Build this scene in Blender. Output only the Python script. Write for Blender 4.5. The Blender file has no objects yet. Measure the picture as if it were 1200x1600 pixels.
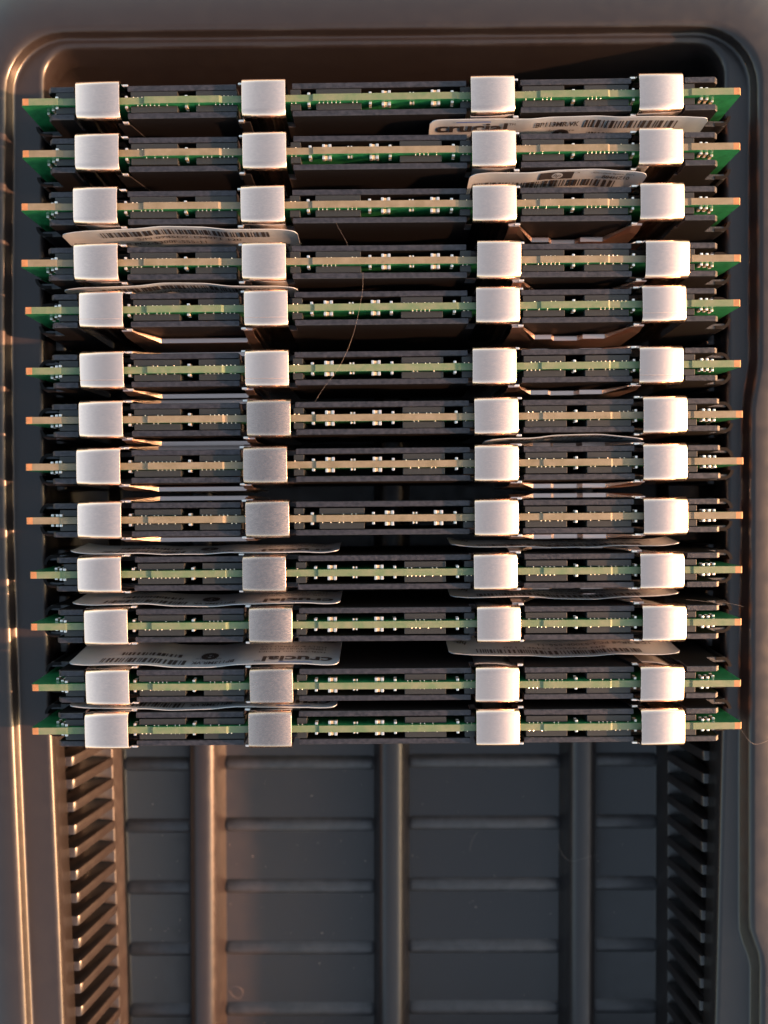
import bpy, bmesh, math, random
from mathutils import Vector, Matrix
random.seed(7)
R = math.radians
scene = bpy.context.scene
C = scene.collection
# 1 unit = 1 cm
scene.unit_settings.system = 'METRIC'
scene.unit_settings.scale_length = 0.01

# ------------------------------------------------------------------ camera
FPX, CAMZ, TILT = 1154.0, 13.7, -1.0
cd = bpy.data.cameras.new('camera'); cam = bpy.data.objects.new('camera', cd); C.objects.link(cam)
cam.location = (0, 0, CAMZ); cam.rotation_euler = (R(TILT), 0, 0)
cd.sensor_fit = 'VERTICAL'; cd.sensor_height = 36.0; cd.sensor_width = 27.0
cd.lens = FPX/1600*36.0
cd.clip_start = 0.5; cd.clip_end = 20000
cd.dof.use_dof = True; cd.dof.focus_distance = 13.75; cd.dof.aperture_fstop = 0.105
scene.camera = cam
scene.render.resolution_x = 768; scene.render.resolution_y = 1024

# ------------------------------------------------------------------ light
SUN_EL, SUN_AZ = 15.3, 6.0          # low sun from the right, a little towards the viewer's side
tosun = Vector((math.cos(R(SUN_EL))*math.cos(R(SUN_AZ)), -math.cos(R(SUN_EL))*math.sin(R(SUN_AZ)), math.sin(R(SUN_EL))))
w = bpy.data.worlds.new("World"); scene.world = w; w.use_nodes = True
nt = w.node_tree; bg = nt.nodes['Background']
sky = nt.nodes.new('ShaderNodeTexSky'); sky.sky_type = 'NISHITA'; sky.sun_disc = False
sky.sun_elevation = R(SUN_EL); sky.sun_rotation = math.atan2(tosun.x, tosun.y)
sky.air_density = 1.0; sky.dust_density = 3.0; sky.ozone_density = 0.0
tint = nt.nodes.new('ShaderNodeMixRGB'); tint.blend_type = 'MULTIPLY'; tint.inputs[0].default_value = 1.0
tint.inputs[2].default_value = (1.0, 0.90, 0.78, 1)      # thin warm dusk haze over the whole sky
nt.links.new(sky.outputs[0], tint.inputs[1]); nt.links.new(tint.outputs[0], bg.inputs[0]); bg.inputs[1].default_value = 0.15
sl = bpy.data.lights.new('sun', 'SUN'); sl.energy = 4.8; sl.angle = R(0.9); sl.color = (1.0, 0.44, 0.22)
so = bpy.data.objects.new('sun', sl); C.objects.link(so)
so.rotation_euler = (-tosun).to_track_quat('-Z', 'Y').to_euler(); so.location = (60, 0, 40)
vs = scene.view_settings
vs.view_transform = 'Standard'; vs.look = 'None'; vs.gamma = 1.0; vs.use_curve_mapping = False
vs.exposure = 1.92

# ------------------------------------------------------------------ helpers
def P(px, py, z):
    """photo pixel -> point on the horizontal plane at height z"""
    d = Vector(((px-600)/FPX, (800-py)/FPX, -1.0))
    d = Matrix.Rotation(R(TILT), 3, 'X') @ d
    t = (z-CAMZ)/d.z
    return Vector((d.x*t, d.y*t, z))

def mat(name, col, rough=0.5, metal=0.0, spec=0.5, bump=0.0, bscale=40.0, vary=0.0, vscale=8.0, stretch=None, rvary=0.0, coat=0.0, col2=None):
    m = bpy.data.materials.new(name); m.use_nodes = True
    n = m.node_tree; b = n.nodes['Principled BSDF']
    b.inputs['Base Color'].default_value = (*col, 1); b.inputs['Roughness'].default_value = rough
    b.inputs['Metallic'].default_value = metal; b.inputs['Specular IOR Level'].default_value = spec
    b.inputs['Coat Weight'].default_value = coat
    if bump or vary or rvary:
        tc = n.nodes.new('ShaderNodeTexCoord'); mp = n.nodes.new('ShaderNodeMapping')
        n.links.new(tc.outputs['Object'], mp.inputs[0])
        if stretch: mp.inputs['Scale'].default_value = stretch
        oi = n.nodes.new('ShaderNodeObjectInfo')
        ad = n.nodes.new('ShaderNodeVectorMath'); ad.operation = 'ADD'
        sc = n.nodes.new('ShaderNodeMath'); sc.operation = 'MULTIPLY'; sc.inputs[1].default_value = 37.0
        n.links.new(oi.outputs['Random'], sc.inputs[0]); n.links.new(mp.outputs[0], ad.inputs[0]); n.links.new(sc.outputs[0], ad.inputs[1])
        if bump:
            t = n.nodes.new('ShaderNodeTexNoise'); t.inputs['Scale'].default_value = bscale; t.inputs['Detail'].default_value = 4
            n.links.new(ad.outputs[0], t.inputs['Vector'])
            bp = n.nodes.new('ShaderNodeBump'); bp.inputs['Strength'].default_value = bump; bp.inputs['Distance'].default_value = 0.01
            n.links.new(t.outputs[0], bp.inputs['Height']); n.links.new(bp.outputs[0], b.inputs['Normal'])
        if vary or rvary:
            t2 = n.nodes.new('ShaderNodeTexNoise'); t2.inputs['Scale'].default_value = vscale; t2.inputs['Detail'].default_value = 6
            n.links.new(ad.outputs[0], t2.inputs['Vector'])
            if vary:
                mr = n.nodes.new('ShaderNodeMapRange'); mr.inputs[1].default_value = .3; mr.inputs[2].default_value = .7
                n.links.new(t2.outputs[0], mr.inputs[0])
                mx = n.nodes.new('ShaderNodeMixRGB'); n.links.new(mr.outputs[0], mx.inputs[0])
                c2 = col2 or tuple(min(1, c*(1+vary)) for c in col)
                mx.inputs[1].default_value = (*[c*(1-vary) for c in col], 1) if not col2 else (*col, 1)
                mx.inputs[2].default_value = (*c2, 1)
                n.links.new(mx.outputs[0], b.inputs['Base Color'])
            if rvary:
                mr = n.nodes.new('ShaderNodeMapRange'); mr.inputs[1].default_value = .3; mr.inputs[2].default_value = .7
                mr.inputs[3].default_value = rough-rvary; mr.inputs[4].default_value = rough+rvary
                n.links.new(t2.outputs[0], mr.inputs[0]); n.links.new(mr.outputs[0], b.inputs['Roughness'])
    return m

M = {}
M['tray'] = mat('black_tray_plastic', (0.0150, 0.0128, 0.0132), 0.34, spec=0.55, bump=0.10, bscale=60, rvary=0.06, vscale=4)
M['rib_sheen'] = mat('rib_sheen_plastic', (0.040, 0.040, 0.043), 0.38, spec=0.55, bump=0.2, bscale=40, vary=0.25, vscale=5)  # lighter tray plastic: sky sheen on the ribs put into the colour
M['pcb_face'] = mat('green_solder_mask', (0.012, 0.12, 0.045), 0.3, spec=0.5, vary=0.25, vscale=9)
M['edge_tan'] = mat('cut_glassfibre_edge', (0.105, 0.096, 0.062), 0.7, bump=0.4, bscale=70, vary=0.2, vscale=5, col2=(0.15, 0.136, 0.10))
M['edge_green'] = mat('greenish_glassfibre_edge', (0.058, 0.115, 0.058), 0.7, bump=0.4, bscale=70, vary=0.2, vscale=5, col2=(0.115, 0.14, 0.088))
M['edge_end'] = mat('routed_glassfibre_end', (0.27, 0.13, 0.055), 0.6, vary=0.2, vscale=8)
M['plate'] = mat('black_anodised_face', (0.005, 0.005, 0.006), 0.7, spec=0.1, bump=0.2, bscale=60)
M['plate_edge'] = mat('sheared_anodised_edge', (0.015, 0.017, 0.025), 0.36, spec=0.5, bump=0.6, bscale=50, vary=0.55, vscale=16, rvary=0.07)
M['chip'] = mat('moulded_chip_epoxy', (0.016, 0.020, 0.022), 0.42, spec=.4, bump=0.2, bscale=90)
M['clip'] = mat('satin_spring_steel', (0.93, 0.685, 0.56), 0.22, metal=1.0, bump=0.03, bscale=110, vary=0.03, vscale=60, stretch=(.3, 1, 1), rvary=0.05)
M['clip_side'] = mat('polished_leg_steel', (0.80, 0.70, 0.65), 0.10, metal=1.0)
M['clip_leg'] = mat('smooth_spring_steel', (0.62, 0.50, 0.45), 0.28, metal=1.0)
M['clip_reflection'] = mat('reflection_toned_steel', (0.49, 0.375, 0.32), 0.25, metal=1.0, bump=0.05, bscale=90, vary=0.12, vscale=60, stretch=(.3, 1, 1), rvary=0.06)  # darker clip steel: reflection of an unbuilt phone put into the colour
M['tin'] = mat('tinned_terminal', (0.9, 0.87, 0.80), 0.28, metal=0.9)
M['cap'] = mat('ceramic_capacitor', (0.42, 0.33, 0.22), 0.5)
M['paper'] = mat('label_film', (0.27, 0.33, 0.385), 0.42, vary=0.04, vscale=6, bump=0.1, bscale=20)
M['ink'] = mat('black_ink', (0.015, 0.015, 0.018), 0.6)
M['blue'] = mat('blue_ink', (0.03, 0.10, 0.35), 0.6)
M['hair'] = mat('pale_fibre', (0.20, 0.17, 0.155), 0.4)
M['dust'] = mat('dust', (0.55, 0.45, 0.38), 0.8)
M['table'] = mat('wood_table', (0.22, 0.15, 0.10), 0.5, vary=0.3, vscale=0.3, stretch=(1, 8, 1))

def to_mesh(name, bm, mats, smooth=False):
    bm.normal_update()
    me = bpy.data.meshes.new(name); bm.to_mesh(me); bm.free()
    for m in (mats if isinstance(mats, (list, tuple)) else [mats]): me.materials.append(m)
    if smooth:
        for p in me.polygons: p.use_smooth = True
    return me
def link(name, me, parent=None, loc=(0, 0, 0), rot=(0, 0, 0)):
    o = bpy.data.objects.new(name, me); C.objects.link(o)
    if parent: o.parent = parent
    o.location = loc; o.rotation_euler = rot
    return o
def box(bm, x0, x1, y0, y1, z0, z1, mi=0, bev=0.0):
    vs_ = [bm.verts.new((x, y, z)) for x in (x0, x1) for y in (y0, y1) for z in (z0, z1)]
    fs = [bm.faces.new([vs_[i] for i in f]) for f in ((0,1,3,2),(4,6,7,5),(0,4,5,1),(2,3,7,6),(0,2,6,4),(1,5,7,3))]
    for f in fs: f.material_index = mi
    if bev:
        es = list({e for f in fs for e in f.edges})
        r = bmesh.ops.bevel(bm, geom=es, offset=bev, segments=2, affect='EDGES', profile=0.6)
        for f in r['faces']: f.material_index = mi
    return fs
def box_mesh(name, sx, sy, sz, m, bev=0.0):
    bm = bmesh.new(); box(bm, -sx/2, sx/2, -sy/2, sy/2, -sz/2, sz/2, 0, bev); return to_mesh(name, bm, m)
def sheet(bm, path, depth_fn, thick):
    pass
def prism(bm, pts, a0, a1, axis='y', mi=0, bev=0.0):
    """extrude a closed 2D outline; axis y: pts are (x,z); axis x: pts are (y,z)"""
    def mk(p, a): return (p[0], a, p[1]) if axis == 'y' else (a, p[0], p[1])
    A = [bm.verts.new(mk(p, a0)) for p in pts]; B = [bm.verts.new(mk(p, a1)) for p in pts]
    n = len(pts); fs = [bm.faces.new(A), bm.faces.new(B[::-1])]
    for i in range(n): fs.append(bm.faces.new((A[i], B[i], B[(i+1) % n], A[(i+1) % n])))
    for f in fs: f.material_index = mi
    bmesh.ops.recalc_face_normals(bm, faces=fs)
    if bev:
        es = list({e for f in fs[:2] for e in f.edges})
        bmesh.ops.bevel(bm, geom=es, offset=bev, segments=2, affect='EDGES', profile=0.6)
    return fs

def interp(tab, y):
    if y <= tab[0][0]: return tab[0][1]
    for (a, va), (b, vb) in zip(tab, tab[1:]):
        if y <= b:
            t = (y-a)/(b-a); return va+(vb-va)*t
    return tab[-1][1]
def smooth_tab(tab, y, win=55):
    return sum(interp(tab, y+d*win) for d in (-1, -.5, 0, .5, 1))/5

# ------------------------------------------------------------------ ground the tray lies on
bm = bmesh.new(); s_ = 6000
vsq = [bm.verts.new(p) for p in ((-s_, -s_, -4.6), (s_, -s_, -4.6), (s_, s_, -4.6), (-s_, s_, -4.6))]; bm.faces.new(vsq)
g = link('ground', to_mesh('ground', bm, M['table'])); g['kind'] = 'structure'

# ------------------------------------------------------------------ the tray
SHEAR = 0.009
Z_RIM, Z_SHELF, Z_FIN, Z_LEDGE, Z_FLOOR = -0.88, -1.20, -1.78, -3.14, -3.85
tabs = {   # photo traces of the tray's long edges (pixel y -> pixel x) at their own height
 'AL': (Z_RIM, [(150, 8), (500, 6), (800, 9), (1000, 16), (1100, 19), (1500, 36), (1600, 41), (2200, 60)]),
 'BL': (Z_SHELF, [(150, 26), (500, 22), (800, 24), (1000, 30), (1100, 33), (1500, 50), (1600, 55), (2200, 74)]),
 'CL': (Z_SHELF, [(200, 68), (600, 67), (800, 69), (1000, 74), (1200, 82), (1350, 89), (1500, 95), (1600, 99), (2200, 116)]),
 'FL': (Z_LEDGE, [(200, 168), (1000, 171), (1200, 176), (1500, 185), (1600, 188), (2200, 200)]),
 'GL': (Z_FLOOR, [(200, 188), (1000, 192), (1200, 197), (1500, 205), (1600, 207), (2200, 218)]),
 'AR': (Z_RIM, [(150, 1184), (575, 1184), (640, 1172), (1200, 1171), (1460, 1171), (1505, 1188), (2200, 1184)]),
 'BR': (Z_SHELF, [(150, 1167), (575, 1166), (640, 1156), (1200, 1150), (1460, 1150), (1505, 1168), (2200, 1164)]),
 'CR': (Z_SHELF, [(200, 1132), (600, 1137), (1000, 1134), (1200, 1128), (1500, 1121), (1600, 1118), (2200, 1106)]),
 'FR': (Z_LEDGE, [(200, 1045), (1600, 1043), (2200, 1036)]),
 'GR': (Z_FLOOR, [(200, 1025), (1600, 1023), (2200, 1016)]),
}
def edge(key, y):                       # world x of an edge at world y
    z, tab = tabs[key]
    wpts = [((P(px, py, z).y), P(px, py, z).x) for py, px in tab][::-1]
    return smooth_tab(wpts, y, 0.12 if key in ('AR', 'BR') else 0.9)
YT, YB = 8.98, -15.2
def loop(lk, rk, dl, dr, yt, yb, r, z):
    """closed outline: left edge key + offset, right edge key + offset (offsets positive = towards the middle)"""
    pts = []
    K = 90
    L = lambda y: edge(lk, y)+dl
    Rr = lambda y: edge(rk, y)-dr
    for i in range(K+1):
        y = yb+r+(yt-yb-2*r)*i/K; pts.append((L(y), y))
    for i in range(1, 9):
        a = math.pi-math.pi/2*i/8; pts.append((L(yt-r)+r+r*math.cos(a), yt-r+r*math.sin(a)))
    x0, x1 = pts[-1][0], Rr(yt-r)-r
    for i in range(1, 8): pts.append((x0+(x1-x0)*i/8, yt))
    for i in range(0, 8):
        a = math.pi/2-math.pi/2*i/8; pts.append((x1+r*math.cos(a), yt-r+r*math.sin(a)))
    for i in range(K+1):
        y = yt-r-(yt-yb-2*r)*i/K; pts.append((Rr(y), y))
    for i in range(1, 9):
        a = -math.pi/2*i/8; pts.append((Rr(yb+r)-r+r*math.cos(a), yb+r+r*math.sin(a)))
    x0, x1 = pts[-1][0], L(yb+r)+r
    for i in range(1, 8): pts.append((x0+(x1-x0)*i/8, yb))
    for i in range(0, 8):
        a = -math.pi/2-math.pi/2*i/8; pts.append((x1+r*math.cos(a), yb+r+r*math.sin(a)))
    return [(x, y+SHEAR*x, z) for x, y in pts]
def rectloop(n, x0, x1, y0, y1, z):
    return None
loops = []
ytA = P(600, 44, Z_RIM).y; ytB = P(600, 61, Z_SHELF).y
def add(*a): loops.append(loop(*a))
# outer skirt, rim top, rounded lip, riser, shelf, lip, wall ...
add('AL', 'AR', -1.30, -1.30, ytA+1.3, YB-1.3, 1.4, -4.55)
add('AL', 'AR', -1.18, -1.18, ytA+1.2, YB-1.2, 1.4, -1.00)
add('AL', 'AR', -1.12, -1.12, ytA+1.12, YB-1.12, 1.35, Z_RIM)
add('AL', 'AR', -0.13, -0.13, ytA+.13, YB-.13, 1.2, Z_RIM)
for k in range(1, 5):
    a = math.pi/2*k/5
    add('AL', 'AR', -0.13+.13*math.sin(a), -0.13+.13*math.sin(a), ytA+.13-.13*math.sin(a), YB-.13+.13*math.sin(a), 1.15, Z_RIM-.13+.13*math.cos(a))
f1 = 0.015
add('BL', 'BR', -0.06, -0.06, ytB+.07, YB+.1, 1.1, Z_SHELF+.05)
add('BL', 'BR', -0.03, -0.03, ytB+.04, YB+.12, 1.08, Z_SHELF+.01)
add('BL', 'BR', 0.0, 0.0, ytB+.01, YB+.14, 1.06, Z_SHELF)
add('CL', 'CR', -0.10, -0.10, ytB-.02, YB+.35, .66, Z_SHELF)
for k in range(1, 5):
    a = math.pi/2*k/4; q = .10*(math.sin(a)-1)
    add('CL', 'CR', q, q, ytB-.02-(q+.1), YB+.45+q, .6, Z_SHELF-.10+.10*math.cos(a))
add('CL', 'CR', .01, .01, ytB-.15, YB+.48, .58, Z_FIN+.02)
add('CL', 'CR', -.20, -.20, ytB-.16, YB+.48, .58, Z_FIN-.04)
add('CL', 'CR', -.22, -.22, ytB-.18, YB+.5, .56, -2.4)
add('CL', 'CR', -.16, -.16, ytB-.24, YB+.55, .54, Z_LEDGE)
add('FL', 'FR', -.03, -.03, ytB-.6, YB+1.0, .5, Z_LEDGE)
add('FL', 'FR', 0, 0, ytB-.63, YB+1.03, .5, Z_LEDGE-.03)
add('GL', 'GR', -.03, -.03, ytB-.72, YB+1.1, .5, Z_FLOOR+.04)
add('GL', 'GR', 0.01, 0.01, ytB-.76, YB+1.14, .5, Z_FLOOR)
bm = bmesh.new()
rings = [[bm.verts.new(p) for p in lp] for lp in loops]
for a, b in zip(rings, rings[1:]):
    n = len(a)
    for i in range(n): bm.faces.new((a[i], a[(i+1) % n], b[(i+1) % n], b[i]))
# floor: join left and right sides with cross strips
inner = rings[-1]; n = len(inner)
K = 90
left = inner[0:K+1]; iR = K+1+8+7+8
right = inner[iR:iR+K+1][::-1]
for i in range(K):
    bm.faces.new((left[i], right[i], right[i+1], left[i+1]))
bm.faces.new(inner[K:iR+1]); bm.faces.new(inner[iR+K:]+[inner[0]])
bmesh.ops.recalc_face_normals(bm, faces=bm.faces[:])
tray = link('storage_tray', to_mesh('tray_shell', bm, M['tray'], True))
up = sum(1 for p in tray.data.polygons if p.normal.z > 0.9) ; dn = sum(1 for p in tray.data.polygons if p.normal.z < -0.9)
if dn > up: tray.data.flip_normals()
tray['label'] = 'black moulded plastic tray with ribbed floor and toothed side slots holding the upright memory modules'
tray['category'] = 'tray'

# module rows traced from the photo: left x, left y, right x, right y of the board's top edge
rows = [(34,159,1157,142),(34,240,1157,228),(31,323,1158,314),(31,411,1159,403),(37,485,1158,473),(38,580,1159,568),(38,657,1162,647),
        (38,730,1163,720),(39,814,1162,805),(45,899,1161,890),(46,980,1160,972),(48,1075,1159,1068),(48,1143,1160,1134)]
y_first = P(600, 151, 0).y; y_last = P(600, 1137, 0).y
PITCH = (y_first-y_last)/12.0            # two slots
HALF = PITCH/2

# slot teeth
def tooth_mesh(side):
    bm = bmesh.new()
    # outline in x (0 = slot back at the top, positive = inward) and z
    pts = [(-.30, Z_FIN-.0), (.10, Z_FIN), (.155, Z_FIN-.03), (.19, Z_FIN-.10), (.52, Z_LEDGE+.16), (.56, Z_LEDGE+.08), (.57, Z_LEDGE-.02), (-.30, Z_LEDGE-.02)]
    pts = [(p[0]*side, p[1]) for p in pts]
    prism(bm, pts, -.11, .11, 'y', 0, .05)
    bmesh.ops.recalc_face_normals(bm, faces=bm.faces[:])
    return to_mesh('slot_tooth', bm, M['tray'], False)
tm = {1: tooth_mesh(1), -1: tooth_mesh(-1)}
for me in tm.values():
    for p in me.polygons: p.use_smooth = True
    try: me.set_sharp_from_angle(angle=R(50))
    except Exception: pass
ny = 0
y = y_first+HALF*1.5
while y > YB+1.0:
    for sd, k in ((1, 'CL'), (-1, 'CR')):
        x = edge(k, y)+sd*.03
        # stretch so the toe reaches the ledge edge
        fx = edge('FL' if sd == 1 else 'FR', y)
        o = link('slot_tooth', tm[sd], tray, (x, y+SHEAR*x, 0))
        o.scale.x = abs(fx-x)/.57
    y -= HALF; ny += 1

# floor ridges (long) and ribs (cross)
ridge_px = [(291, 350), (584, 640), (876, 937)]
ridge_c = []
for a, b in ridge_px:
    za = Z_FLOOR if a > 570 else -3.2; zb = Z_FLOOR if b < 660 else -3.2
    xa, xb = P(a, 1400, za).x, P(b, 1400, zb).x
    ridge_c.append((xa+xb)/2)
bm = bmesh.new()
prof = [(-.43, Z_FLOOR-.02), (-.42, Z_FLOOR+.03), (-.38, Z_FLOOR+.12), (-.34, Z_FLOOR+.36), (-.31, Z_FLOOR+.50), (-.26, Z_FLOOR+.60), (-.19, Z_FLOOR+.66), (-.1, Z_FLOOR+.69)]
prof = prof+[(-x, z) for x, z in prof[::-1]]
L0, L1 = YB+.9, ytB-.65
prism(bm, prof, L0, L1, 'y', 0, 0)
rm = to_mesh('floor_ridge', bm, M['tray'], True)
try: rm.set_sharp_from_angle(angle=R(60))
except Exception: pass
for c in ridge_c:
    o = link('floor_ridge', rm, tray, (c, SHEAR*c, 0))
def rib_mesh(length):
    bm = bmesh.new(); N = 16; r = .145; h = .10
    secs = []
    for t, sc in ((0, .05), (.03, .45), (.08, .8), (.15, 1), (length-.15, 1), (length-.08, .8), (length-.03, .45), (length, .05)):
        secs.append([bm.verts.new((t, r*1.25*(math.cos(math.pi*i/N))*(.5+.5*sc), Z_FLOOR-.006+(h+.006)*sc*(.5-.5*math.cos(2*math.pi*i/N)))) for i in range(N+1)])
    for a, b in zip(secs, secs[1:]):
        for i in range(N): bm.faces.new((a[i], b[i], b[i+1], a[i+1]))
    bmesh.ops.recalc_face_normals(bm, faces=bm.faces[:])
    me = to_mesh('floor_rib', bm, M['rib_sheen'], True)
    up = sum(p.normal.z for p in me.polygons)
    if up < 0: me.flip_normals()
    return me
def cells(y):
    xs = [edge('GL', y)-.08]
    for c in ridge_c: xs += [c-.36, c+.36]
    xs.append(edge('GR', y)+.08)
    return [(xs[i], xs[i+1]) for i in (0, 2, 4, 6)]
RIBP = (P(600, 1193, Z_FLOOR+.15).y-P(600, 1581, Z_FLOOR+.15).y)/4
yr = P(600, 1194, Z_FLOOR+.15).y
while yr < ytB-1.2: yr += RIBP
while yr > YB+1.4:
    for a, b in cells(yr):
        link('floor_rib', rib_mesh(b-a), tray, (a, yr+SHEAR*(a+b)/2, 0))
    yr -= RIBP

# ------------------------------------------------------------------ memory modules
XC = 597.0
def lx(px): return (px-XC)/84.2          # photo x on a module -> local x in cm
HT = 3.035                               # board height, local z 0 = bottom edge, HT = top edge
LEN = 13.335

def pcb_mesh(edge_mat):
    bm = bmesh.new(); h = LEN/2; t = .0635
    # top outline with the small steps left by depanelling, side notches, key notch
    top = [(-h, HT-.05), (-h+.03, HT-.012), (-h+.14, HT-.012), (-6.0, HT-.012), (-5.9, HT-.03), (-4.42, HT-.03), (-4.38, HT), (-3.0, HT), (-2.95, HT-.022), (-1.3, HT-.022), (-1.26, HT), (1.4, HT),
           (1.45, HT-.02), (2.9, HT-.02), (2.95, HT), (4.2, HT), (4.24, HT-.022), (5.7, HT-.022), (5.75, HT-.005), (h-.14, HT-.005), (h-.03, HT-.005), (h, HT-.04)]
    def notch(x, s, z):
        return [(x-s*(.13*math.sin(math.pi*i/6)), z+.13*math.cos(math.pi*i/6)) for i in range(7)]
    pts = top+notch(h, 1, 1.75)+notch(h, 1, .95)+[(h, .05), (h-.05, 0), (.85, 0), (.85, .35), (.72, .35), (.72, 0), (-h+.05, 0), (-h, .05)]+notch(-h, -1, .95)[::-1]+notch(-h, -1, 1.75)[::-1]
    fs = prism(bm, pts, -t, t, 'y', 1)
    fs[0].material_index = 0; fs[1].material_index = 0
    for f in bm.faces:
        c = f.calc_center_median()
        if f.material_index == 1 and abs(c.x) > h-.142: f.material_index = 2
    bmesh.ops.triangulate(bm, faces=[f for f in bm.faces if len(f.verts) > 4])
    return to_mesh('circuit_board', bm, [M['pcb_face'], edge_mat, M['edge_end']])
PCB = {'tan': pcb_mesh(M['edge_tan']), 'green': pcb_mesh(M['edge_green'])}

def plate_mesh():
    bm = bmesh.new()
    zt = HT-.065; zn = HT-.45
    segs = [(77, 117), (201, 371), (459, 731), (816, 989), (1073, 1124)]
    pts = []
    for i, (a, b) in enumerate(segs):
        a, b = lx(a), lx(b)
        if i == 0: pts += [(a-.02, HT-.66), (a-.02, zt-.07), (a+.05, zt)]
        else: pts += [(a, zn), (a, zt)]
        if i == 4: pts += [(b-.05, zt), (b+.02, zt-.07), (b+.02, HT-.66)]
        else: pts += [(b, zt), (b, zn)]
    a, b = lx(77), lx(1124)
    pts += [(b+.40, HT-.68), (b+.40, .75), (b-.2, .55), (a+.2, .55), (a-.40, .75), (a-.40, HT-.68)]
    fs = prism(bm, pts, 0, .105, 'y', 0)
    for f in fs[2:]: f.material_index = 1
    bmesh.ops.bevel(bm, geom=[e for e in bm.edges if abs(e.verts[0].co.y-e.verts[1].co.y) < 1e-6], offset=.010, segments=1, affect='EDGES', material=1)
    return to_mesh('heat_spreader', bm, [M['plate'], M['plate_edge']])
PLATE = plate_mesh()
def flange_mesh(sx):
    bm = bmesh.new(); N = 8; r1, r2 = .19, .13
    o = [(r1*math.sin(math.pi/2*i/N)*sx, r1*math.cos(math.pi/2*i/N)) for i in range(N+1)]
    i_ = [(r2*math.sin(math.pi/2*i/N)*sx, r2*math.cos(math.pi/2*i/N)) for i in range(N+1)][::-1]
    pts = [(0-.12*sx, r1)]+o+i_+[(-.12*sx, r2)]
    A = [bm.verts.new((x, y, -1.6)) for x, y in pts]; B = [bm.verts.new((x, y, 0)) for x, y in pts]
    n = len(pts); bm.faces.new(A); bm.faces.new(B)
    for k in range(n): bm.faces.new((A[k], A[(k+1) % n], B[(k+1) % n], B[k]))
    bmesh.ops.recalc_face_normals(bm, faces=bm.faces[:])
    return to_mesh('end_flange', bm, M['plate'])
FL = {1: flange_mesh(1), -1: flange_mesh(-1)}

CHIPH = 1.05
chipm = {}
def chip(wd):
    k = round(wd, 2)
    if k not in chipm: chipm[k] = box_mesh('memory_chip', k, .118, CHIPH, M['chip'], .008)
    return chipm[k]
def capacitor_mesh(wd, hh, dd):
    bm = bmesh.new(); e = wd*.3
    box(bm, -wd/2, -wd/2+e, -dd/2, dd/2, -hh, 0, 0, .008)
    box(bm, wd/2-e, wd/2, -dd/2, dd/2, -hh, 0, 0, .008)
    box(bm, -wd/2+e-.004, wd/2-e+.004, -dd/2+.008, dd/2-.008, -hh+.008, -.010, 1)
    return to_mesh('capacitor', bm, [M['tin'], M['cap']])
CAP_L = capacitor_mesh(.17, .09, .075); CAP_S = capacitor_mesh(.09, .06, .045)
def resistor_mesh():
    bm = bmesh.new()
    box(bm, -.027, .027, -.026, .026, -.045, 0, 0, .012); box(bm, -.025, .025, -.02, .02, -.12, -.045, 1)
    box(bm, -.027, .027, -.026, .026, -.16, -.12, 0, .01)
    return to_mesh('resistor', bm, [M['tin'], M['cap']])
RES = resistor_mesh()
def balls_mesh(spans):
    bm = bmesh.new()
    for a, b in spans:
        x = lx(a)+.06
        while x < lx(b)-.05:
            if random.random() < .62:
                r = .013
                bmesh.ops.create_uvsphere(bm, u_segments=5, v_segments=3, radius=r, matrix=Matrix.Translation((x, .0635+.012, HT-.05-random.random()*.01)))
            x += .078
    return to_mesh('solder_balls', bm, M['tin'])

# straps: rolled steel bridging the top of the module
def strap_mesh(m, crease):
    bm = bmesh.new(); hw = .40; t = .032
    def prof(off):
        h = .352-off; top = .085-off; r = .115-off
        pts = [(-h-.02, -2.1), (-h-.01, -1.2), (-h, -.5), (-h, top-r-.01), (-h, top-r)]
        for i in range(1, 8):
            a = math.pi-math.pi/2*i/8; pts.append((-h+r+r*math.cos(a), top-r+r*math.sin(a)))
        if crease:
            pts += [(-h+r, top), (-.20, top), (-.194, top-.008), (-.185, top), (-.18, top)]
        else: pts += [(-h+r, top), (-h+r+.012, top)]
        pts += [(-.1, top+.002), (0, top+.003), (.1, top+.002), (h-r-.012, top), (h-r, top)]
        for i in range(1, 8):
            a = math.pi/2-math.pi/2*i/8; pts.append((h-r+r*math.cos(a), top-r+r*math.sin(a)))
        pts += [(h, top-r), (h, top-r-.01), (h, -.5), (h+.01, -1.2), (h+.02, -2.1)]
        return pts
    o, i_ = prof(0), prof(t)
    def ring(x, inset):
        # small rounding at the long edges
        return x
    xs = [(-hw, .005), (-hw+.006, 0), (hw-.006, 0), (hw, .005)]
    ro = []
    for x, ins in xs:
        pp = prof(ins); ro.append([bm.verts.new((x, p[0], p[1]+HT)) for p in pp])
    ri = [[bm.verts.new((x, p[0], p[1]+HT)) for p in i_] for x in (-hw, hw)]
    n = len(o)
    for a, b in zip(ro, ro[1:]):
        for k in range(n-1): bm.faces.new((a[k], a[k+1], b[k+1], b[k]))
    for k in range(n-1):
        bm.faces.new((ri[0][k], ri[1][k], ri[1][k+1], ri[0][k+1]))
        bm.faces.new((ro[0][k], ri[0][k], ri[0][k+1], ro[0][k+1]))
        bm.faces.new((ro[-1][k], ro[-1][k+1], ri[1][k+1], ri[1][k]))
    bmesh.ops.recalc_face_normals(bm, faces=bm.faces[:])
    for f in bm.faces:
        if f.calc_center_median().z < HT-.1: f.material_index = 1
    me = to_mesh('strap', bm, [m, M['clip_side']], True)
    try: me.set_sharp_from_angle(angle=R(40))
    except Exception: pass
    return me
STRAP = {(d, c): strap_mesh(M['clip_reflection' if d else 'clip'], c) for d in (0, 1) for c in (0, 1)}

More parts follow.
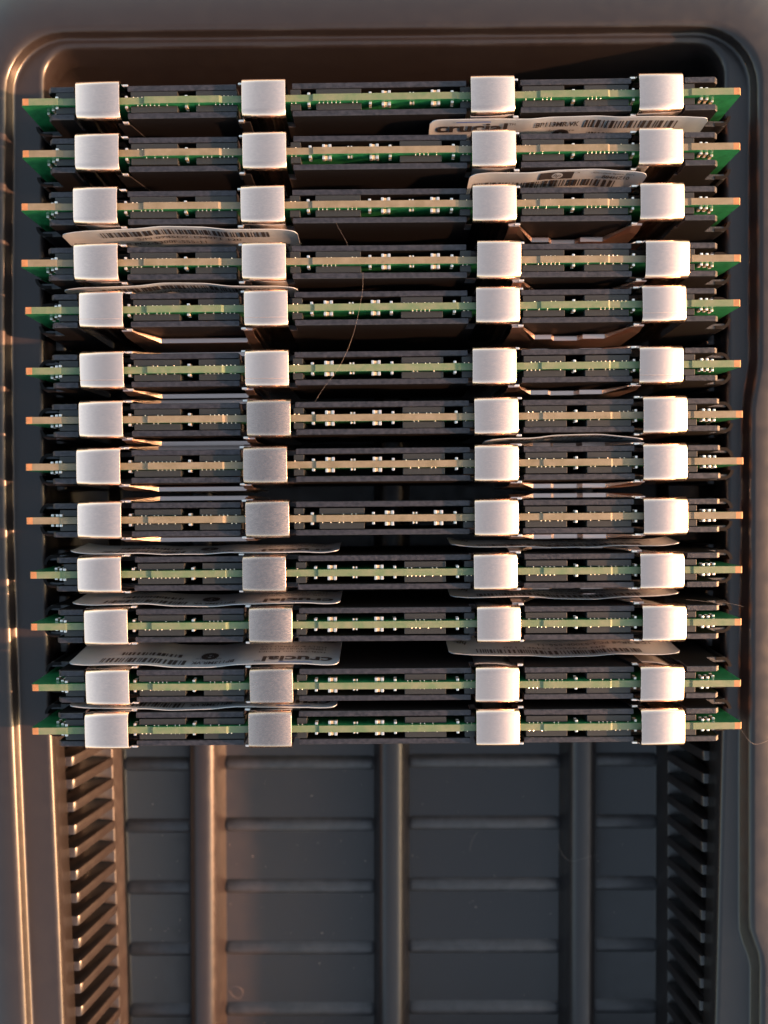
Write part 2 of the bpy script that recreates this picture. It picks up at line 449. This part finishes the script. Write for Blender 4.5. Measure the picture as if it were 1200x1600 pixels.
def panel_mesh(x1, x2, ztop, notch, m):
    """two pressed side panels joining a pair of straps; x1, x2 are strap centres; both sides in one clip body"""
    bm = bmesh.new(); t = .022
    for s in (-1, 1):
        # columns along x: (x, y offset, top z)
        a, b = x1+.40, x2-.40
        cols = [(a-.10, .372, -.17), (a+.09, .372, -.17), (a+.13, .375, -.24), (a+.45, .40, ztop)]
        if notch:
            c = (a+b)/2+.0
            cols += [(c-.36, .40, ztop), (c-.28, .40, ztop-.14), (c+.18, .40, ztop-.14), (c+.26, .40, ztop)]
        cols += [(b-(.45 if notch else .12), .40, ztop), (b-.13 if notch else b-.10, .375, -.24 if notch else ztop), (b-.07, .372, -.17), (b+.10, .372, -.17)]
        if m is M['plate']: cols = [(x, min(yo, .362), zt) for x, yo, zt in cols]
        bulge = 0.0 if m is M['plate'] else 1.0
        V = []
        for (x, yo, zt) in cols:
            low = zt < -.5
            prof = [(yo-.035 if low else yo, zt), (yo+.045*bulge if low else yo, zt-.008 if low else zt-.05), (yo+.05*bulge, zt-.25), (yo+.05*bulge, -2.2)]
            V.append([(bm.verts.new((x, s*p[0], HT+p[1])), bm.verts.new((x, s*(p[0]-t), HT+p[1]-(t if low and q < 2 else 0)))) for q, p in enumerate(prof)])
        for A, B in zip(V, V[1:]):
            for k in range(3):
                bm.faces.new((A[k][0], B[k][0], B[k+1][0], A[k+1][0])); bm.faces.new((A[k][1], A[k+1][1], B[k+1][1], B[k][1]))
            bm.faces.new((A[0][0], A[0][1], B[0][1], B[0][0]))
        for A in (V[0], V[-1]):
            for k in range(3): bm.faces.new((A[k][0], A[k][1], A[k+1][1], A[k+1][0]))
        for x in (a+.055, b-.055):
            box(bm, x-.05, x+.05, s*.345-.02, s*.345+.02, HT-.19, HT-.125, 1, .010)
    bmesh.ops.recalc_face_normals(bm, faces=bm.faces[:])
    return to_mesh('spring_clip', bm, [m, M['tin']])

# ---- labels stuck to the sides
def text_faces(body, size, bold=0.0, shear=0.0):
    cu = bpy.data.curves.new('txt', 'FONT'); cu.body = body; cu.size = size; cu.offset = bold; cu.shear = shear; cu.resolution_u = 3
    o = bpy.data.objects.new('txt', cu); C.objects.link(o)
    dg = bpy.context.evaluated_depsgraph_get(); me = o.evaluated_get(dg).to_mesh()
    vv = [tuple(v.co[:2]) for v in me.vertices]; ff = [tuple(p.vertices) for p in me.polygons]
    o.evaluated_get(dg).to_mesh_clear(); bpy.data.objects.remove(o); bpy.data.curves.remove(cu)
    return vv, ff
TXT = {}
def T(body, size, bold=0.0, shear=0.0):
    k = (body, size, bold, shear)
    if k not in TXT: TXT[k] = text_faces(*k)
    return TXT[k]
def place_text(bm, fn, body, u, v, wid, hgt, bold=0.0, shear=0.0, mi=0, off=.004):
    vv, ff = T(body, 1.0, bold, shear)
    x0 = min(p[0] for p in vv); x1 = max(p[0] for p in vv); y0 = min(p[1] for p in vv); y1 = max(p[1] for p in vv)
    bv = [bm.verts.new(fn(u+(p[0]-x0)/(x1-x0)*wid, v+(y1-p[1])/(y1-y0)*hgt, off)) for p in vv]
    for f in ff:
        try: bm.faces.new([bv[i] for i in f]).material_index = mi
        except ValueError: pass
def quad(bm, fn, u0, v0, u1, v1, mi=0, off=.003, n=1):
    for i in range(n):
        a, b = u0+(u1-u0)*i/n, u0+(u1-u0)*(i+1)/n
        bm.faces.new([bm.verts.new(fn(*p, off)) for p in ((a, v0), (b, v0), (b, v1), (a, v1))]).material_index = mi
def barcode(bm, fn, u0, v0, u1, v1, rnd):
    u = u0
    while u < u1:
        wbar = rnd.choice((.022, .022, .045, .066)); quad(bm, fn, u, v0, min(u+wbar, u1), v1)
        u += wbar+rnd.choice((.022, .03, .05))
def ringfaces(bm, fn, cu, cv, r0, r1, mi=0, off=.003):
    N = 20
    for i in range(N):
        a, b = 2*math.pi*i/N, 2*math.pi*(i+1)/N
        q = [(cu+r0*math.cos(a), cv+r0*math.sin(a)), (cu+r1*math.cos(a), cv+r1*math.sin(a)), (cu+r1*math.cos(b), cv+r1*math.sin(b)), (cu+r0*math.cos(b), cv+r0*math.sin(b))]
        bm.faces.new([bm.verts.new(fn(*p, off)) for p in q]).material_index = mi

def make_label(root, side, px0, px1, straps, ztop, hgt, kind, seed, bow=0.0, lift=0.0):
    rnd = random.Random(seed)
    x0, x1 = lx(px0), lx(px1); W = x1-x0
    ph = rnd.random()*6
    def off(x, v):
        y = .356+lift
        for c in straps:
            d = abs(x-c); q = 1-min(1, max(0, (d-.62)/.6)); y += .04*q*q*(3-2*q)
        y += .012*math.sin(x*2.1+ph)
        sp = max(0, min(1, v/1.15)); y += .09*sp*sp*(3-2*sp)
        e = max(0, 1-(x-x0)/.5)+max(0, 1-(x1-x)/.5); y += .05*e*e
        return y
    def fn(u, v, o=0.0):
        x = x0+u if side < 0 else x1-u
        zz = ztop+bow*math.sin(math.pi*(x-x0)/W)
        return (x, side*(off(x, v)+o*(2.3 if o > 0 else 1.5)), HT+zz-v)
    bm = bmesh.new(); N, Mv = 110, 12; r = .12
    def corner(u, v):        # rounded ends
        if v < r and u < r: return r-math.sqrt(max(0, r*r-(r-v)**2))
        return 0
    def grid(o):
        G = []
        for i in range(N+1):
            row = []
            for j in range(Mv+1):
                v = hgt*j/Mv if j else 0
                u = W*i/N
                dv = 0
                if j == 0:
                    if u < r: dv = r-math.sqrt(max(0, r*r-(r-u)**2))
                    if W-u < r: dv = r-math.sqrt(max(0, r*r-(r-(W-u))**2))
                row.append(bm.verts.new(fn(u, v+dv*.8, o)))
            G.append(row)
        return G
    A, B = grid(0), grid(-.009)
    for i in range(N):
        for j in range(Mv):
            bm.faces.new((A[i][j], A[i+1][j], A[i+1][j+1], A[i][j+1])); bm.faces.new((B[i][j], B[i][j+1], B[i+1][j+1], B[i+1][j]))
        bm.faces.new((A[i][0], B[i][0], B[i+1][0], A[i+1][0])); bm.faces.new((A[i][Mv], A[i+1][Mv], B[i+1][Mv], B[i][Mv]))
    for i in (0, N):
        for j in range(Mv): bm.faces.new((A[i][j], A[i][j+1], B[i][j+1], B[i][j]))
    bmesh.ops.recalc_face_normals(bm, faces=bm.faces[:])
    lab = link('side_label', to_mesh('side_label', bm, M['paper'], True), root)
    try: lab.data.set_sharp_from_angle(angle=R(50))
    except Exception: pass
    bm = bmesh.new(); bb = bmesh.new(); bl_ = bmesh.new()
    if kind == 'A':      # maker's label
        place_text(bl_, fn, 'crucial', .14, .12, 1.34, .27, bold=.028)
        quad(bl_, fn, .50, .065, 1.15, .095, 1, .004, 8)
        place_text(bm, fn, 'TM', 1.50, .12, .12, .07)
        place_text(bm, fn, 'BP113MR.VK', 2.02, .14, .82, .15, bold=.015)
        barcode(bb, fn, 2.95, .11, W-.55, .34, rnd)
        ringfaces(bl_, fn, 2.55, .55, .07, .17); place_text(bl_, fn, 'M', 2.49, .49, .12, .11, bold=.02)
        place_text(bm, fn, 'Singapore', 2.30, .38, .50, .075)
        for k, s in enumerate(('1GB 240-pin DIMM', '128Mx72 DDR2 PC2-5300', 'FULLY BUFFERED CL5')):
            place_text(bm, fn, s, .3, .58+.13*k, 1.3, .08)
        barcode(bb, fn, 3.1, .48, W-.8, .62, rnd)
    elif kind == 'B':    # customer label with the dark logo square
        quad(bl_, fn, W*.40, .05, W*.59, .30, 0, .003, 4)
        ringfaces(bl_, fn, W*.5, .175, 0, .105, 2, .005); place_text(bl_, fn, 'hp', W*.5-.075, .10, .15, .15, shear=.35, mi=0, off=.007)
        place_text(bm, fn, 'R', W*.61, .06, .05, .05)
        place_text(bm, fn, 'Genuine Spare Part', W*.70, .07, .78, .07); place_text(bm, fn, '884HZ10', W*.76, .18, .52, .11, bold=.015)
        barcode(bb, fn, .12, .34, W*.86, .56, rnd)
        place_text(bm, fn, '416471-001 398706-051', .3, .66, 1.6, .1)
    else:                # barcode label
        barcode(bb, fn, W*.16, .11, W*.88, .32, rnd)
        place_text(bm, fn, 'S/N 0745D2 1349F1 120', W*.3, .38, W*.45, .09)
        place_text(bm, fn, '1GB 2Rx8 PC2-5300F-555-11', .4, .56, W*.5, .11)
        place_text(bl_, fn, 'hp', W-.42, .52, .22, .24, shear=.35, bold=.02)
    for nm, b_ in (('printed_text', bm), ('barcode', bb), ('logo', bl_)):
        if not b_.faces: b_.free(); continue
        bmesh.ops.triangulate(b_, faces=b_.faces[:])
        o = link(nm, to_mesh(nm, b_, [M['ink'], M['blue'], M['paper']]), lab); o['kind'] = 'stuff'
    return lab

strap_px = [(122,380,735,996),(121,381,737,997),(119,379,738,998),(120,381,744,1005),(126,383,744,1003),(127,384,738,999),(127,387,741,1003),
            (123,382,741,1003),(125,385,742,1005),(121,379,741,1002),(131,389,746,1006),(132,389,745,1004),(131,388,746,1004)]
edgekind = ['green','tan','tan','tan','green','green','tan','tan','tan','green','green','green','green']
mirrored = {0, 2, 3, 8}
labels = [
 'topmost memory module in the tray, white lettered label showing under its right clips',
 'second memory module from the top, white label with dark logo square under its right clips',
 'third memory module from the top, white barcode label under its two left clips',
 'fourth memory module from the top, dim sliver of barcode label under its left clips',
 'fifth memory module from the top, greenish edge, directly above the widest dark gap',
 'sixth memory module from the top, directly below the widest dark gap crossed by a hair',
 'seventh memory module from the top, crumpled pale label edge under its third clip',
 'eighth memory module from the top, bare steel edge below its left clips, no label',
 'ninth memory module from the top, tan edge, steel clip edges above and below its right',
 'tenth memory module from the top, thin white label edges above its left and right clips',
 'eleventh memory module from the top, directly above the wide upside-down lettered label',
 'twelfth memory module from the top, wide white upside-down lettered label above its left clips',
 'bottommost memory module, next to the empty ribbed part of the tray']
label_spec = {   # row: (side, px0, px1, which straps, ztop, height, kind, bow)
 0: [(-1, 672, 1112, (2, 3), -.13, 1.2, 'A', .0)],
 1: [(-1, 735, 1016, (2, 3), -.14, 1.2, 'B', .02)],
 2: [(-1, 88, 462, (0, 1), -.20, 1.2, 'C', .09)],
 3: [(-1, 90, 462, (0, 1), -.24, 1.2, 'C', .07)],
 6: [(-1, 760, 1012, (2, 3), -.16, 1.0, 'C', .0)],
 9: [(1, 100, 528, (0, 1), -.14, .95, 'A', .0), (1, 708, 1080, (2, 3), -.38, .8, 'C', .0)],
 10: [(1, 102, 530, (0, 1), -.14, 1.0, 'A', .0), (1, 708, 1080, (2, 3), -.38, .8, 'C', .0)],
 11: [(1, 97, 528, (0, 1), -.12, 1.25, 'A', .0), (1, 706, 1084, (2, 3), -.45, 1.2, 'C', .0)],
 12: [(1, 97, 525, (0, 1), -.12, 1.2, 'A', .0)],
}
GROUP = 'memory modules standing on edge in the tray'
balls_cache = {}
for i, (xl, yl, xr, yr_) in enumerate(rows):
    z = 0.0
    for _ in range(6):
        L = (P(xr, yr_, z)-P(xl, yl, z)).length
        z = CAMZ-(CAMZ-z)*LEN/L
    z = max(-.09, min(.07, z))
    A, B = P(xl, yl, z), P(xr, yr_, z)
    top = (A+B)/2; X = (B-A).normalized()
    by = y_first-PITCH*i
    base = Vector((top.x, by, z-HT))
    Zv = (top-base); Zv = (Zv-X*Zv.dot(X)).normalized(); Yv = Zv.cross(X)
    rot = Matrix((X, Yv, Zv)).transposed().to_4x4()
    base = top-Zv*HT
    root = bpy.data.objects.new('memory_module', None); C.objects.link(root); root.empty_display_size = .5
    root.matrix_world = Matrix.Translation(base) @ rot
    root['label'] = labels[i]; root['category'] = 'memory module'; root['group'] = GROUP
    link('circuit_board', PCB[edgekind[i]], root)
    # two spreader plates
    for s in (1, -1):
        p = link('heat_spreader', PLATE, root, (random.uniform(-.012, .012), (.205+random.uniform(-.006, .012))*s, random.uniform(-.018, .012)), (0, R(random.uniform(-.08, .08)), R(random.uniform(-.06, .06))))
        if s < 0: p.scale.y = -1
        for sx in (1, -1):
            f = link('end_flange', FL[sx], p, ((lx(1124)+.33 if sx > 0 else lx(77)-.33), -.085, HT-.66))
    # packages between board and plate
    mir = i in mirrored
    mid = [(495, 566)] if mir else [(626, 692)]
    packs = [(88, 118), (205, 278), (307, 372), (455, 471), *mid, (721, 738), (818, 884), (915, 985), (1066, 1088)]
    for s in (1, -1):
        for a, b in packs:
            a2, b2 = lx(a), lx(b)
            link('memory_chip', chip(b2-a2), root, ((a2+b2)/2, s*(.0635+.012+.059), HT-.075-CHIPH/2))
        k = (mir, i, s)
        if k not in balls_cache: balls_cache[k] = balls_mesh([(205, 278), (307, 372), *mid, (818, 884), (915, 985), (452, 471), (720, 738)])
        bl = link('solder_balls', balls_cache[k], root, (0, 0, 0)); bl['kind'] = 'stuff'
        if s < 0: bl.scale.y = -1
        big = (605, 682) if mir else (512, 586)
        small = (645,) if mir else (548,)
        res = (484, 580, 708) if mir else (486, 611, 710)
        for q in big: link('capacitor', CAP_L, root, (lx(q), s*(.0635+.039), HT-.05))
        for q in small: link('capacitor', CAP_S, root, (lx(q), s*(.0635+.024), HT-.06))
        for q in res+(292, 198, 898, 992): link('resistor', RES, root, (lx(q), s*(.0635+.027), HT-.04-(0 if q in res else .02)))
        for q, dz in ((82, .08), (90, .02), (70, .2), (1098, .03), (1107, .04), (1118, .12)):
            link('resistor', RES, root, (lx(q), s*(.0635+.027), HT-.03-dz))
    # clips
    sp = strap_px[i]; off = (xl+xr)/2-XC
    cx = [lx(p+33.5-off) for p in sp]
    for c in (0, 1):
        hi = (c == 0 and i in (4, 5, 6, 7, 8)) or (c == 1 and i in (2, 3, 4, 5, 7, 8, 9, 10))
        body = link('spring_clip', panel_mesh(cx[2*c], cx[2*c+1], -.80 if hi else -1.5, c == 1, M['clip_leg'] if hi else M['plate']), root)
        for q in (2*c, 2*c+1):
            darkened = 1 if (q == 1 and i >= 6) else 0
            st = link('strap', STRAP[(darkened, 1 if i in (4, 5) and q != 2 else 0)], body, (cx[q], random.uniform(-.006, .006), random.uniform(-.01, .01)), (R(random.uniform(-.12, .12)), R(random.uniform(-.12, .12)), R(random.uniform(-.5, .5))))
            if darkened: st['label'] = 'dull strap, its colour standing in for the phone reflected in it'
    for (s, a, b, which, zt, hg, kind, bow) in label_spec.get(i, []):
        make_label(root, s, a-off, b-off, [cx[q] for q in which], zt, hg, kind, 100+i*7+which[0], bow, .055 if zt < -.3 else 0.0)

# ------------------------------------------------------------------ loose fibres and dust
def fibre(name, pix, label, r=.006):
    pts = [P(*p) for p in pix]
    cu = bpy.data.curves.new(name, 'CURVE'); cu.dimensions = '3D'; cu.bevel_depth = r; cu.bevel_resolution = 1; cu.resolution_u = 8
    cu.bevel_depth = r*.42
    s = cu.splines.new('NURBS'); s.points.add(len(pts)-1); s.use_endpoint_u = True; s.order_u = 4
    for p, q in zip(s.points, pts): p.co = (*q, 1)
    o = bpy.data.objects.new(name, cu); C.objects.link(o)
    dg = bpy.context.evaluated_depsgraph_get(); me = bpy.data.meshes.new_from_object(o.evaluated_get(dg)); bpy.data.objects.remove(o)
    me.materials.clear(); me.materials.append(M['hair'])
    o = link(name, me); o['label'] = label; o['category'] = 'hair'; o['group'] = 'stray hairs and fibres caught on the modules'
fibre('hair_strand', [(567, 425, .0), (568, 450, .05), (562, 480, .10), (556, 510, .02), (545, 545, -.05), (525, 585, .10), (505, 605, .0), (492, 628, -.05)], 'long brown hair crossing the dark gap between the fifth and sixth modules', .0028)
fibre('hair_strand', [(525, 348, -.1), (530, 360, -.05), (540, 372, -.1), (546, 390, -.1)], 'short curly hair above the fourth module, left of the picture centre', .0025)
fibre('hair_strand', [(1158, 1140, .0), (1166, 1152, .1), (1174, 1164, .1), (1186, 1164, .05), (1202, 1156, .0)], 'pale hair curling off the right end of the bottommost module', .004)
fibre('hair_strand', [(1072, 937, .1), (1090, 938, .1), (1110, 942, .1), (1135, 940, .1), (1162, 948, .1)], 'thin pale hair lying above the right end of the eleventh module', .003)
fibre('hair_strand', [(871, 1318, -3.1), (880, 1344, -3.05), (900, 1350, -3.05), (915, 1338, -3.05), (936, 1336, -3.1)], 'fine pale hair lying across the right floor ridge of the tray', .004)
fibre('hair_strand', [(747, 1300, -3.8), (735, 1312, -3.8), (734, 1330, -3.8)], 'short curved fibre on the empty tray floor right of the middle ridge', .006)
fibre('hair_strand', [(362, 1542, -3.8), (375, 1540, -3.75), (382, 1550, -3.8), (376, 1562, -3.8), (366, 1560, -3.8), (358, 1548, -3.8)], 'tiny looped fibre on the tray floor at the lower left', .006)
bm = bmesh.new()
for k in range(260):
    px = random.uniform(210, 1020); py = random.uniform(1180, 1600)
    p = P(px, py, Z_FLOOR+.006)
    if any(abs(p.x-c) < .5 for c in ridge_c): continue
    bmesh.ops.create_icosphere(bm, subdivisions=1, radius=random.choice((.002, .003, .005, .008)), matrix=Matrix.Translation(p) @ Matrix.Diagonal((random.uniform(.6, 2), random.uniform(.6, 2), .5, 1)))
d = link('dust', to_mesh('dust', bm, M['dust'])); d['kind'] = 'stuff'; d['label'] = 'fine dust specks scattered on the empty tray floor'
